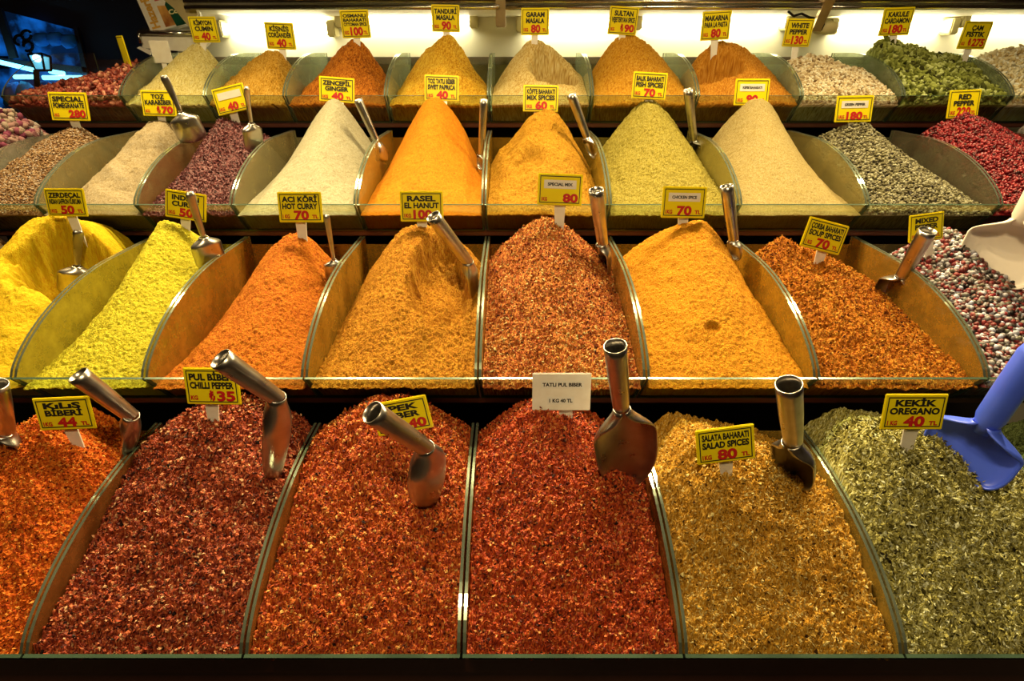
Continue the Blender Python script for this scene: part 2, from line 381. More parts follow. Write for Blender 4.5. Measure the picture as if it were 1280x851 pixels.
S(1, -.2, .79, 'special', 'coarse red special mix', 'ground_spice', 'coarse red-orange spice mix behind the special mix label', [(60, 14, 3), (170, 64, 11), (208, 98, 20), (245, 155, 45), (255, 220, 115)], (682, 272), 4.1, El=.26, Er=.2, q=1.35, p=.9, fine=.006, lump=.010,
  grains=[FL(9000, .016)], patch=.22, bump=.5, spec=.3, dents=[(755, 345, .1, .14, .06)])
S(1, .79, 1.79, 'chicken', 'yellow-orange chicken spice', 'ground_spice', 'smooth yellow-orange spice heap behind the chicken spice label', [(205, 102, 6), (240, 148, 13), (250, 176, 30)], (868, 276), 4.02, El=.3, Er=.12, q=1.3, p=.92, fine=.0032, lump=.012, ridge=.18, bump=.8, bscale=500, patch=.12,
  dents=[(890, 408, .05, .03, .035, 9)])
S(1, 1.79, 2.79, 'soup', 'orange-brown soup spices', 'ground_spice', 'orange-brown crumbly spice mix behind the soup spices label', [(70, 24, 3), (196, 94, 9), (228, 132, 18), (252, 180, 55)], (985, 292), 4.0, El=.34, Er=.12, q=1.0, p=.95, fine=.006, lump=.014,
  grains=[FL(8500, .0155)], patch=.3, bump=.5, dents=[(1010, 318, .16, .16, .10)])
S(1, 2.79, 3.80, 'mixed', 'mixed peppercorns', 'mixed_peppercorns', 'mixed black, white, green and pink peppercorns on the second tier', [(35, 20, 15), (70, 55, 35), (170, 30, 30), (110, 100, 60), (215, 190, 150), (240, 225, 195)], (1180, 290), 4.0, El=.30, Er=.33, q=1.0, p=.85, fine=.001,
  grains=[SP(5200, .034, lift=.5)], patch=0, bump=0, spec=.4, rough=.45, cat='peppercorns', dust=(150, 120, 60))
# ---- row 2
S(2, -5.4, -4.38, 'rose', 'dried rosebuds', 'dried_rosebuds', 'pink and cream dried rosebuds at the far left edge of the third tier', [(120, 30, 50), (190, 90, 90), (225, 180, 120), (235, 210, 160)], (15, 143), 5.5, El=.3, Er=.27, q=1.1, p=.75, fine=.002,
  grains=[SP(1300, .07, (1, .72, .72), ICO2, rough=.12, lift=.6)], patch=0, bump=.2, cat='dried flowers')
S(2, -4.38, -3.72, 'seed3', 'brown seeds', 'brown_seeds', 'golden brown seeds heaped under the pomegranate label on the third tier', [(110, 60, 30), (185, 125, 60), (220, 165, 90), (245, 210, 150)], (98, 156), 5.4, El=.30, Er=.30, q=1.1, p=.8, fine=.003,
  grains=[SP(7000, .021, (1, .7, .6), ICO1)], patch=0, bump=.3, cat='seeds', dust=(215, 195, 140))
S(2, -3.72, -2.94, 'pepper', 'ground black pepper', 'ground_pepper', 'beige ground pepper with shallow scoop marks on the third tier', [(165, 125, 60), (205, 168, 98), (222, 190, 125)], (200, 148), 5.45, El=-.02, Er=.08, q=1.3, p=.8, fine=.0015, lump=.02, ridge=.3, bump=.3,
  dents=[(165, 190, .12, .2, .04), (150, 225, .2, .12, .02)])
S(2, -2.94, -2.19, 'sumac', 'dark maroon sumac', 'ground_sumac', 'dark maroon sumac heaped below the label with a blank sticker', [(60, 10, 12), (115, 32, 28), (150, 55, 40), (210, 130, 100)], (275, 150), 5.4, El=.10, Er=.36, q=1.2, p=.8, fine=.005, lump=.014,
  grains=[FL(5500, .019)], patch=.15, spec=.4, rough=.5, dents=[(290, 190, .12, .2, .06)])
S(2, -2.19, -1.22, 'ginger', 'pale ginger powder', 'ginger_powder', 'tall cream ginger cone behind the ginger label', [(186, 158, 94), (214, 188, 118), (228, 204, 138)], (418, 124), 5.6, El=.03, Er=.08, q=1.2, p=0.92, fine=.0012, lump=.008, side_p=0.8, ridge=0.12, bump=.25, patch=.1)
S(2, -1.22, -.22, 'paprika', 'bright orange paprika', 'paprika_powder', 'tall vivid orange paprika cone on the third tier', [(235, 110, 2), (250, 142, 6), (252, 160, 20)], (543, 122), 5.62, El=.02, Er=.0, q=1.2, p=0.94, fine=.0012, lump=.010, side_p=0.8, ridge=0.16, bump=.25, patch=.15,
  dents=[(600, 180, .1, .3, .05)])
S(2, -.22, .76, 'kofte', 'golden meatball spice mix', 'ground_spice', 'golden orange heap with rough hollows behind the mix spices label', [(185, 105, 8), (225, 148, 20), (240, 170, 40)], (682, 137), 5.5, El=.10, Er=.02, q=1.25, p=.9, fine=.003, lump=.022, ridge=0.25, bump=.6, bscale=600,
  dents=[(662, 198, .12, .14, .08, 9), (640, 172, .10, .2, .05)], patch=.15)
S(2, .76, 1.78, 'fish', 'yellow-green fish spices', 'ground_spice', 'mustard green spice heap behind the fish spices label', [(145, 112, 22), (200, 166, 48), (222, 192, 82)], (812, 124), 5.6, El=.10, Er=.16, q=1.15, p=.95, fine=.0035, lump=.010, ridge=0.15, bump=.7, bscale=600, patch=.1)
S(2, 1.78, 2.78, 'kepse', 'beige kepse spice', 'ground_spice', 'smooth beige spice cone right of the mustard green heap', [(180, 138, 58), (206, 166, 78), (222, 188, 105)], (948, 124), 5.62, El=.12, Er=.06, q=1.3, p=.98, fine=.0014, lump=.006, ridge=0.2, bump=.35, patch=.12)
S(2, 2.78, 3.82, 'greenp', 'green peppercorns', 'green_peppercorns', 'grey-green peppercorns behind the green pepper label', [(50, 36, 14), (125, 104, 48), (178, 155, 84), (222, 200, 130)], (1075, 153), 5.55, El=.28, Er=.1, q=1.0, p=.85, fine=.001,
  grains=[SP(6500, .026, lift=.5, shape=ICO1)], patch=0, bump=0, spec=.3, rough=.6, cat='peppercorns', dust=(140, 125, 75))
S(2, 3.82, 4.9, 'redp', 'red peppercorns', 'red_peppercorns', 'crimson peppercorns behind the red pepper label', [(70, 5, 8), (140, 12, 18), (185, 25, 28), (225, 70, 55)], (1205, 142), 5.6, El=.30, Er=.3, q=1.0, p=.8, fine=.001,
  grains=[SP(6500, .030, lift=.5, shape=ICO1)], patch=0, bump=0, spec=.4, rough=.4, cat='peppercorns', dust=(150, 60, 45))
S(2, 4.9, 5.9, 'root', 'pale dried roots', 'dried_roots', 'pale knobbly dried roots at the far right edge of the third tier', [(140, 110, 80), (190, 160, 120), (215, 190, 150)], (1330, 150), 5.6, El=.42, Er=.3, q=1.0, p=.8,
  grains=[SP(260, .13, (1, .6, .6), ICO2, rough=.1, lift=.5)], patch=0, bump=.3, cat='spice')
# ---- row 3
S(3, -4.92, -3.77, 'pomeg', 'dried pomegranate flowers', 'dried_pomegranate', 'dark red dried pomegranate pieces at the left end of the top tier', [(70, 15, 8), (140, 45, 25), (175, 75, 40), (225, 150, 90)], (168, 84), 6.32, El=-0.02, Er=.28, q=.9, p=.85,
  grains=[SP(1700, .065, (1, .8, .5), ICO1, rough=.3, lift=.6)], patch=0, bump=.3, spec=.4, rough=.45, cat='dried flowers')
S(3, -3.77, -2.96, 'cumin', 'ground cumin', 'cumin_powder', 'pale yellow cumin heap below the cumin label', [(180, 140, 50), (225, 190, 90), (240, 212, 125)], (246, 53), 6.57, El=.12, Er=.1, q=1.1, p=.9, fine=.004, lump=.016, ridge=.15, bump=.7, bscale=500, patch=.1, dust=(205, 195, 130))
S(3, -2.96, -2.19, 'coriander', 'ground coriander', 'coriander_powder', 'ochre coriander heap with a crumbled top below the coriander label', [(140, 85, 10), (198, 135, 30), (225, 170, 65)], (345, 61), 6.42, El=.08, Er=.05, q=1.2, p=.85, fine=.004, lump=.03, ridge=.25, bump=.7, bscale=500, dust=(205, 195, 130))
S(3, -2.19, -1.215, 'osmanli', 'brown ottoman spice', 'ground_spice', 'dark orange-brown heap below the ottoman spice label', [(90, 35, 3), (180, 92, 12), (215, 130, 30)], (448, 50), 6.52, El=0.0, Er=0.0, q=1.1, p=.95, fine=.003, lump=.03, ridge=0.15, bump=.6, dents=[(455, 72, .16, .14, .06)], dust=(205, 195, 130))
S(3, -1.215, -.22, 'tanduri', 'golden tandoori masala', 'ground_spice', 'golden tandoori heap with a steep peak on the top tier', [(165, 95, 8), (222, 155, 28), (240, 190, 55)], (556, 44), 6.57, El=0.0, Er=0.0, q=1.1, p=.95, fine=.003, lump=.03, ridge=0.13, bump=.6, patch=.4, dust=(205, 195, 130))
S(3, -.22, .77, 'garam', 'garam masala', 'ground_spice', 'tan heap with a deep scooped hollow on the top tier', [(165, 115, 40), (210, 165, 75), (230, 195, 110)], (668, 50), 6.57, El=.0, Er=.12, q=1.1, p=.85, fine=.002, lump=.014, ridge=.3, bump=.5, dents=[(692, 82, .22, .20, .28, 12)], dust=(205, 195, 130))
S(3, .77, 1.79, 'sultan', 'orange sultan spice', 'ground_spice', 'rounded golden-orange heap below the sultan label', [(165, 90, 10), (212, 138, 24), (230, 165, 50)], (782, 44), 6.57, El=.04, Er=.10, q=1.3, p=.9, fine=.004, lump=.008, ridge=0.25, bump=.8, bscale=500, patch=.1, dust=(205, 195, 130))
S(3, 1.79, 2.79, 'makarna', 'brown pasta spice', 'ground_spice', 'brown-orange heap with a round crater below the pasta label', [(150, 75, 8), (202, 122, 22), (222, 150, 45)], (902, 52), 6.47, El=.16, Er=.1, q=1.3, p=.8, fine=.004, lump=.008, ridge=.3, bump=.8, bscale=500, dents=[(902, 78, .20, .13, .28, 12)], patch=.1, dust=(205, 195, 130))
S(3, 2.79, 3.77, 'whitep', 'white peppercorns', 'white_peppercorns', 'cream white peppercorns on the top tier', [(120, 85, 40), (205, 165, 95), (230, 195, 125), (245, 220, 155)], (1015, 71), 6.42, El=.24, Er=.12, q=1.3, p=.8, fine=.001,
  grains=[SP(4800, .034, lift=.5, shape=ICO1)], patch=0, bump=0, cat='peppercorns', dust=(170, 160, 100))
S(3, 3.77, 4.82, 'cardamom', 'green cardamom pods', 'cardamom_pods', 'green cardamom pods on the top tier', [(50, 45, 10), (108, 104, 30), (150, 144, 52), (190, 182, 92)], (1105, 56), 6.62, El=.36, Er=.22, q=1.1, p=.7, fine=.001,
  grains=[SP(2600, .085, (1, .5, .5), SPI, 1.0, rough=.05, lift=.5)], patch=0, bump=0, cat='spice', dust=(170, 165, 100))
S(3, 4.82, 5.85, 'pine', 'pine nuts', 'pine_nuts', 'ivory pine nuts at the right end of the top tier', [(190, 150, 75), (230, 200, 125), (245, 225, 165)], (1270, 66), 6.52, El=.28, Er=.34, q=1.0, p=.75, fine=.001,
  grains=[SP(2400, .08, (1, .42, .42), SPI, 1.0, rough=.04, lift=.5)], patch=0, bump=0, cat='nuts', dust=(190, 180, 120))
print('piles done')

# ---------------------------------------------------------------- stand
st = empty('display_stand', P(0, 1.8, 5.7)); 
tag(st, 'dark wooden stepped stall stand carrying all four tiers of spice bins', 'display stand')
def part(name, x0, x1, y0, y1, d0, d1, mat, parent, bev=.002):
    o = ubox(name, x0, x1, y0, y1, d0, d1, mat, parent, bev)
    if parent:
        for v in o.data.vertices: v.co -= parent.location
    return o
XL = [-4.22, -4.97, -5.42, -4.94]; XR = [3.9, 3.85, 5.95, 5.9]
for i in range(4):
    part('shelf_board', XL[i], XR[i], RY[i]+.2, RB[i]+.02, RD[i]+.264, RD[i]+.31, M_wood, st)
part('front_panel', -4.2, 3.9, 1.86, 1.92, RD[0]+.31, 5.7, M_wood, st)
part('front_rail', -4.22, 3.9, 1.80, 1.86, RD[0]+.30, RD[0]+.42, M_wood, st)
for i in range(1, 4):
    part('riser', XL[i], XR[i], RB[i]-.1, RB[i]-.06, RD[i]+.31, 5.7, M_black, st)
part('side_panel', -4.97, -4.94, 5.95, 7.4, RD[3]+.31, 5.7, M_wood, st)

tag(ubox('floor', -14, 14, -6, 22, 5.7, 5.8, noisy('stone_floor', (.05, .04, .035), (.08, .065, .05), 2, .5)), kind='structure')

# ---------------------------------------------------------------- wall, canopy, tubes
tag(ubox('wall_back', -4.25, 11, 8.0, 8.14, -1.2, 5.7, M_cream), kind='structure')
tag(ubox('trim_1', -4.25, 11, 7.42, 8.0, .02, .10, M_grey), kind='structure')
can = empty('canopy_shelf', P(0, 7.9, -.42)); tag(can, 'cream canopy shelf with chrome front rail above the top tier', 'shelf')
part('board', -3.40, 10, 6.78, 8.0, -.50, -.42, M_cream, can)
def bar(name, a, b, r, mat, parent, n=12):
    bm = tube_bm(P(*a), P(*b), r*W, n); 
    if parent: bmesh.ops.translate(bm, verts=bm.verts, vec=-parent.location)
    return bm_obj(name, bm, mat, parent, True)
bar('rail', (-3.40, 6.76, -.442), (10, 6.76, -.442), .024, M_chrome, can)
bar('rail', (-3.40, 6.76, -.495), (10, 6.76, -.495), .018, M_chrome, can)
part('light_block_board', -3.3, 10, 6.15, 8.0, -.95, -.88, M_grey, can)  # unseen board, added to keep lamp light off the top-tier signs
part('back_board', -3.3, 10, 7.5, 7.56, -.88, -.50, M_grey, can)
# slanting end panel at the left of the canopy
def slab(name, pts, th, mat, parent=None):
    """extrude a quad (unit points) along its normal"""
    ps = [P(*q) for q in pts]; nrm = (ps[1]-ps[0]).cross(ps[2]-ps[0]).normalized()*th*W
    vs = ps+[p+nrm for p in ps]; n = len(ps)
    if parent: vs = [v-parent.location for v in vs]
    fc = [list(range(n))[::-1], list(range(n, 2*n))]+[[i, (i+1) % n, (i+1) % n+n, i+n] for i in range(n)]
    return mesh_obj(name, vs, fc, mat, parent)
M_end = noisy('olive_panel', (.30, .25, .13), (.38, .32, .17), 6, .45)
slab('end_panel', [at(200, -4, 6.8), at(217, 10, 6.8), at(239, 37, 6.8), at(247, 18, 6.8), at(238, -4, 6.8)][::-1], .06, M_end, can)

M_tube = plain('lit_tube', (1, 1, 1), .5, emit=(1, .90, .58), es=14)
M_plastic = plain('cream_plastic', (.62, .55, .30), .4)
def tube_light(x0, x1, y, Y, label):
    a, b = at(x0, y, Y), at(x1, y, Y)
    o = empty('tube_light', P(*a)); tag(o, label, 'tube light', 'fluorescent tubes over the top tier')
    bar('tube', a, b, .05, M_tube, o, 20)
    for p in (a, b):
        bm = box_bm((p[0]-.05)*W, (p[0]+.05)*W, (Y-.07)*W, 8.0*W, Z0-(p[2]+.09)*W, Z0-(p[2]-.09)*W, .004)
        bmesh.ops.translate(bm, verts=bm.verts, vec=-o.location); bm_obj('lamp_holder', bm, M_plastic, o)
tube_light(275, 415, 36, 7.86, 'leftmost lit tube under the canopy, behind the coriander label')
tube_light(425, 592, 25, 7.86, 'lit tube under the canopy behind the ottoman spice and tandoori labels')
tube_light(650, 782, 30, 7.86, 'lit tube under the canopy behind the garam masala label')
tube_light(797, 985, 27, 7.86, 'lit tube under the canopy behind the pasta label')
tube_light(1040, 1190, 33, 7.86, 'lit tube under the canopy behind the cardamom label')
tube_light(1205, 1400, 24, 7.84, 'lit tube under the canopy behind the pine nut label')

br = empty('shelf_bracket', P(*at(625, 20, 6.3))); tag(br, 'upright brass-toned bracket hanging under the canopy above the middle', 'bracket')
a = at(626, 34, 6.66); part('bracket_bar', a[0]-.05, a[0]+.05, 6.62, 6.70, -.80, a[2], M_brass, br)
bar('screw', at(622, 8, 6.60), at(622, 8, 6.63), .02, M_chrome, br)
br = empty('shelf_bracket', P(*at(1025, 20, 6.3))); tag(br, 'slanting brass-toned bracket with a cable under the canopy above the white pepper', 'bracket')
slab('bracket_arm', [at(1013, 36, 6.9), at(1024, 36, 6.9), at(1047, -12, 6.7), at(1034, -12, 6.7)], .05, M_brass, br)
pts = [at(x, y, 6.9) for x, y in ((985, 14), (992, 20), (1002, 17), (1012, 22), (1024, 24), (1030, 30), (1026, 38), (1016, 36))]
bm = bmesh.new()
for q, r in zip(pts, pts[1:]): tube_bm(P(*q), P(*r), .012*W, 8, bm)
bmesh.ops.translate(bm, verts=bm.verts, vec=-br.location); bm_obj('cable', bm, M_black, br, True)
a = at(1030, 34, 6.95)
bm = bmesh.new(); bmesh.ops.create_uvsphere(bm, u_segments=16, v_segments=10, radius=.1*W)
for v in bm.verts: v.co = Vector((v.co.x*1.6, v.co.y*.6, v.co.z*.7))+P(*a)-br.location
bm_obj('junction_box', bm, M_plastic, br, True)

# goods on the canopy shelf, only their feet in frame
M_pack = [plain('pack_pink', (.75, .5, .45), .3), plain('pack_green', (.02, .09, .05), .3), plain('pack_white', (.8, .78, .7), .35)]
def packet(x0, x1, Y, mi, label, stripes=0):
    a, b = at(x0, 3, Y), at(x1, 3, Y)
    o = empty('sweet_packet', P((a[0]+b[0])/2, Y, -.50)); tag(o, label, 'packet')
    bm = bmesh.new(); bmesh.ops.create_cube(bm, size=1); bmesh.ops.subdivide_edges(bm, edges=bm.edges, cuts=4, use_grid_fill=True)
    w = (b[0]-a[0])/2*W
    for v in bm.verts:
        u = v.co*2; k = 1-.25*abs(u.z)**3
        v.co = Vector((u.x*w*k, u.y*.10*W*(1-.5*abs(u.x)**3), (u.z+1)*.16*W))
    wr = bm_obj('wrapper', bm, M_pack[mi], o, True)
    for s in range(stripes):
        xx = -w+2*w*(s+.5)/stripes
        bm = bmesh.new(); tube_bm((xx, -.10*W, .02*W), (xx+.03*W, -.1*W, .30*W), .018*W, 8, bm); bm_obj('stripe', bm, M_pack[2], wr, True)
packet(285, 388, 7.0, 0, 'pale pink flat packet on the canopy shelf, at its left')
packet(400, 448, 6.95, 1, 'dark green packet with white stripes on the canopy shelf', 4)
packet(455, 612, 6.95, 1, 'long dark green box edge on the canopy shelf left of the upright bracket')
packet(650, 770, 7.0, 2, 'off-white packet on the canopy shelf above the garam masala label')
packet(800, 1000, 6.95, 1, 'long dark green box on the canopy shelf right of the garam label')
packet(1060, 1185, 7.0, 0, 'pale packet on the canopy shelf above the cardamom label')

# ---------------------------------------------------------------- lettering
def text_mesh(s, bold=.045):
    cu = bpy.data.curves.new('t', 'FONT'); cu.body = s; cu.offset = bold; cu.resolution_u = 3; cu.size = 1
    o = bpy.data.objects.new('t', cu); COL.objects.link(o)
    dg = bpy.context.evaluated_depsgraph_get(); dg.update()
    me = o.evaluated_get(dg).to_mesh()
    v = np.array([x.co[:] for x in me.vertices]) if len(me.vertices) else np.zeros((0, 3)); f = [list(p.vertices) for p in me.polygons]
    o.evaluated_get(dg).to_mesh_clear(); COL.objects.unlink(o); bpy.data.objects.remove(o); bpy.data.curves.remove(cu)
    return v, f
TC = {}
def line(acc, s, x0, x1, z0, z1, fit=True, bold=.045):
    """place text s in the box x0..x1, z0..z1 (cap height fills the box)"""
    if s not in TC: TC[s] = text_mesh(s, bold)
    v, f = TC[s]
    if not len(v): return
    lo, hi = v.min(0), v.max(0); cap = .70
    sz = (z1-z0)/cap; sx = (x1-x0)/(hi[0]-lo[0])
    if not fit: sx = min(sx, sz*1.15)
    cx = (x0+x1)/2
    off = len(acc[0])
    for p in v: acc[0].append(Vector((cx+(p[0]-(lo[0]+hi[0])/2)*sx, 0, z0+p[1]*sz)))
    acc[1].extend([[i+off for i in g] for g in f])

def label_sign(key, c, w, h, roll, base, lines, price, cur='TL', text='', yaw=0, lean=None, kg='1KG', style='yellow', sticker=None, blank=False, dy=.0, red=False):
    b = bins[key]; B = hit(b, *base)
    if lean is None: lean = -2 if b.row == 3 else 12
    Yc = B[1]+dy; ctr = at(c[0], c[1], Yc); k = optd(ctr)/F
    ww, hh = w*k*W, h*k*W/ math.cos(math.radians(27-lean))
    o = empty('price_sign', P(*ctr))
    o.rotation_euler = (math.radians(-lean), math.radians(roll), math.radians(yaw))
    R = o.rotation_euler.to_matrix()
    tag(o, text, 'price sign', 'price signs stuck in the spices')
    pm = M_yel if style == 'yellow' else M_white
    t = .0028
    bm = box_bm(-ww/2, ww/2, 0, t, -hh/2, hh/2, min(.0012, t*.4)); plate = bm_obj('plate', bm, pm, o)
    e = -.0004
    if style == 'yellow':
        i0 = .05*ww; th = .018*ww; vs = []; fc = []
        for (x, z) in ((ww/2-i0, hh/2-i0), (ww/2-i0-th, hh/2-i0-th)):
            vs += [(-x, e, -z), (x, e, -z), (x, e, z), (-x, e, z)]
        fc = [[j, (j+1) % 4, (j+1) % 4+4, j+4] for j in range(4)]
        mesh_obj('border', vs, fc, M_ink, plate)
    blk, rd = ([], []), ([], [])
    H = hh; Wd = ww
    if not blank:
        nl = len(lines); top = .36*H; bot = -.09*H if style == 'yellow' else -.3*H
        if style == 'paper':
            mesh_obj('sticker', [(-.36*Wd, e, .10*H), (.38*Wd, e, .10*H), (.38*Wd, e, .30*H), (-.36*Wd, e, .30*H)], [[0, 1, 2, 3]], plain('paper_strip', alb((238, 215, 160)), .6), plate)
            mesh_obj('sticker', [(-.24*Wd, e, -.33*H), (.22*Wd, e, -.33*H), (.22*Wd, e, -.12*H), (-.24*Wd, e, -.12*H)], [[0, 1, 2, 3]], bpy.data.materials['paper_strip'], plate)
            line(blk, lines[0], -.33*Wd, .35*Wd, .155*H, .245*H); line(blk, lines[1], -.21*Wd, .19*Wd, -.27*H, -.18*H)
        else:
            if sticker is not None:
                mesh_obj('sticker', [(-.36*Wd, e, .03*H), (.36*Wd, e, .03*H), (.36*Wd, e, .30*H), (-.36*Wd, e, .30*H)], [[0, 1, 2, 3]], M_white, plate)
                if sticker: line(blk, sticker, -.28*Wd, .28*Wd, .12*H, .21*H)
            elif nl:
                step = (top-bot)/nl
                for i, s in enumerate(lines):
                    z1 = top-i*step; hw = .40*Wd if len(s) > 6 else (.33*Wd if len(s) > 3 else .2*Wd)
                    line(blk, s, -hw, hw, z1-step*.82, z1-step*.08)
            pw = .17*Wd if len(price) < 3 else .22*Wd
            if cur == 'TL':
                line(rd, kg, -.41*Wd, -.25*Wd, -.36*H, -.24*H)
                line(rd, price, .02*Wd-pw, .02*Wd+pw, -.39*H, -.12*H); line(rd, 'TL', .26*Wd, .40*Wd, -.36*H, -.25*H)
            else:
                line(rd, kg, -.41*Wd, -.28*Wd, -.36*H, -.25*H); x1 = .41*Wd
                line(rd, price, x1-2*pw, x1, -.38*H, -.13*H)
                if cur: line(rd, cur, x1-2*pw-.14*Wd, x1-2*pw-.03*Wd, -.38*H, -.13*H)
    for nm, acc, m in (('lettering', blk, M_ink), ('price', rd, M_red)):
        if acc[0]: mesh_obj(nm, [Vector((v.x, e*1.5, v.z)) for v in acc[0]], acc[1], m, plate)
    # stake, tapering, from the plate's back down into the spice
    Bw = P(*B)+Vector((0, 0, -.10*W)); Bl = R.inverted() @ (Bw-o.location)
    x0, x1_ = .13*ww, .09*ww; zt = -hh/2+.01
    sx = max(-.3*ww, min(.3*ww, Bl.x*.35)); ty = t
    vs = [(sx-x0, ty, zt), (sx+x0, ty, zt), (sx+x0, ty+.002, zt), (sx-x0, ty+.002, zt),
          (Bl.x-x1_, Bl.y, Bl.z), (Bl.x+x1_, Bl.y, Bl.z), (Bl.x+x1_, Bl.y+.002, Bl.z), (Bl.x-x1_, Bl.y+.002, Bl.z)]
    mesh_obj('stake', vs, [[0, 1, 5, 4], [1, 2, 6, 5], [2, 3, 7, 6], [3, 0, 4, 7], [3, 2, 1, 0], [4, 5, 6, 7]], M_white, o)
    return o
LS = label_sign
T = '₺'
LS('cumin', (255, 37), 34, 25, 0, (250, 58), ['KİMYON', 'CUMIN'], '40', text='yellow sign reading KİMYON CUMIN 40 TL')
LS('coriander', (350, 45), 36, 26, 2, (352, 63), ['KİŞNİŞ', 'CORİANDER'], '40', text='yellow sign reading KİŞNİŞ CORİANDER 40 TL')
LS('osmanli', (444, 30), 36, 27, -1, (446, 56), ['OSMANLI', 'BAHARATI', 'OTTOMAN SPICE'], '100', text='yellow sign reading OSMANLI BAHARATI 100 TL')
LS('tanduri', (557, 23), 35, 26, 1, (558, 46), ['TANDURİ', 'MASALA'], '90', text='yellow sign reading TANDURİ MASALA 90 TL')
LS('garam', (669, 27), 35, 26, 0, (668, 56), ['GARAM', 'MASALA'], '80', text='yellow sign reading GARAM MASALA 80 TL')
LS('sultan', (779, 26), 36, 27, 3, (778, 48), ['SULTAN', 'VEJETERYAN SPICE'], '90', T, text='yellow sign reading SULTAN 90')
LS('makarna', (895, 32), 36, 28, -3, (893, 72), ['MAKARNA', 'PARA LA PASTA'], '80', text='yellow sign reading MAKARNA PARA LA PASTA 80 TL')
LS('whitep', (998, 41), 34, 27, 1, (993, 74), ['WHITE', 'PEPPER'], '130', text='yellow sign reading WHITE PEPPER 130 TL')
LS('cardamom', (1121, 27), 38, 27, -2, (1116, 62), ['KAKULE', 'CARDAMON'], '180', text='yellow sign reading KAKULE CARDAMON 180 TL')
LS('pine', (1219, 44), 35, 27, 1, (1206, 72), ['ÇAM', 'FISTIK'], '275', T, text='yellow sign reading ÇAM FISTIK 275')
LS('pomeg', (154, 64), 30, 30, 0, (160, 85), ['NAR', 'ÇİÇEĞİ'], '', '', blank=True, yaw=-46, text='sign turned nearly edge-on in the dark red pomegranate heap')
LS('cumin', (201, 65), 24, 22, 0, (204, 80), [], '', '', blank=True, style='white', text='blank white sign back beside the cumin heap', dy=.0)
LS('seed3', (86, 133), 48, 32, 1, (97, 160), ['SPECIAL', 'POMEGRANATE'], '280', '', text='yellow sign reading SPECIAL POMEGRANATE 280')
LS('pepper', (198, 129), 42, 29, 1, (202, 150), ['TOZ', 'KARABİBER'], '70', T, text='yellow sign reading TOZ KARABİBER 70')
LS('sumac', (288, 124), 42, 30, -12, (296, 152), [], '40', sticker='', text='tilted yellow sign reading 40 TL under a blank sticker')
LS('ginger', (421, 112), 44, 28, 4, (424, 128), ['ZENCEFİL', 'GINGER'], '40', text='yellow sign reading ZENCEFİL GINGER 40 TL', dy=.06)
LS('paprika', (552, 110), 43, 29, 2, (554, 126), ['TOZ TATLI BİBER', 'SWET PAPRICA'], '40', text='yellow sign reading TOZ TATLI BİBER SWET PAPRICA', dy=.06)
LS('kofte', (676, 123), 44, 30, 1, (670, 141), ['KÖFTE BAHARATI', 'MIX SPICES'], '60', text='yellow sign reading KÖFTE BAHARATI MIX SPICES 60 TL', dy=.02)
LS('fish', (812, 107), 43, 30, 3, (812, 126), ['BALIK BAHARATI', 'FISH SPICES'], '70', text='yellow sign reading BALIK BAHARATI FISH SPICES 70 TL')
LS('kepse', (940, 115), 43, 30, 0, (944, 128), [], '90', sticker='KEPSE BAHARATI', text='yellow sign with white sticker reading KEPSE BAHARATI 90', dy=.06)
LS('greenp', (1068, 136), 46, 30, -1, (1067, 157), [], '180', sticker='GREEN PEPPER', text='yellow sign with white sticker reading GREEN PEPPER 180 TL')
LS('redp', (1205, 130), 39, 32, -2, (1195, 146), ['RED', 'PEPPER'], '220', text='yellow sign reading RED PEPPER 220 TL')
LS('turmeric', (82, 253), 50, 33, 0, (102, 300), ['ZERDEÇAL', 'INDIAN SAFFRON KURKUMA'], '50', text='yellow sign reading ZERDEÇAL 50 TL above the turmeric')
LS('indian', (232, 257), 50, 33, 9, (228, 283), ['INDIAN', 'CURRY'], '50', text='tilted yellow sign reading INDIAN CURRY 50')
LS('aci', (375, 259), 55, 36, 0, (377, 298), ['ACI KÖRİ', 'HOT CURRY'], '70', text='yellow sign reading ACI KÖRİ HOT CURRY 70 TL', kg='1 KG')
LS('rasel', (527, 258), 54, 36, 0, (527, 284), ['RASEL', 'EL HANUT'], '100', text='yellow sign reading RASEL EL HANUT 100')
LS('special', (700, 237), 56, 37, 2, (699, 284), [], '80', '', sticker='SPECIAL MIX', text='yellow sign with white sticker reading SPECIAL MIX 80')
LS('chicken', (855, 253), 55, 37, 1, (855, 278), [], '70', sticker='CHICKEN SPICE', text='yellow sign with white sticker reading CHICKEN SPICE 70 TL')
LS('soup', (1031, 295), 54, 36, 14, (1022, 330), ['ÇORBA BAHARATI', 'SOUP SPICES'], '70', text='tilted yellow sign reading ÇORBA BAHARATI SOUP SPICES 70 TL', kg='1 KG')
LS('mixed', (1158, 284), 42, 33, -8, (1168, 322), ['MIXED', 'PEPPER'], '80', text='yellow sign reading MIXED PEPPER partly behind a scoop handle')
LS('kilis', (80, 517), 72, 42, -3, (97, 556), ['KıLıS', 'BİBERİ'], '44', text='brownish yellow sign reading KILIS BİBERİ 44 TL')
LS('pul', (265, 483), 68, 47, 1, (263, 526), ['PUL BİBER', 'CHILLI PEPPER'], '35', T, text='yellow sign reading PUL BİBER CHILLI PEPPER 35', kg='KG')
LS('ipek', (502, 520), 72, 43, -12, (516, 556), ['İPEK', 'BİBER'], '40', T, text='tilted yellow sign reading İPEK BİBER 40 behind a scoop')
LS('tatli', (702, 490), 73, 48, 0, (712, 522), ['TATLI PUL BIBER', '1 KG 40 TL'], '', '', style='paper', text='white sign with paper strips reading TATLI PUL BIBER')
LS('salata', (907, 556), 72, 46, -9, (912, 592), ['SALATA BAHARATI', 'SALAD SPICES'], '80', text='tilted yellow sign reading SALATA BAHARATI SALAD SPICES 80 TL')
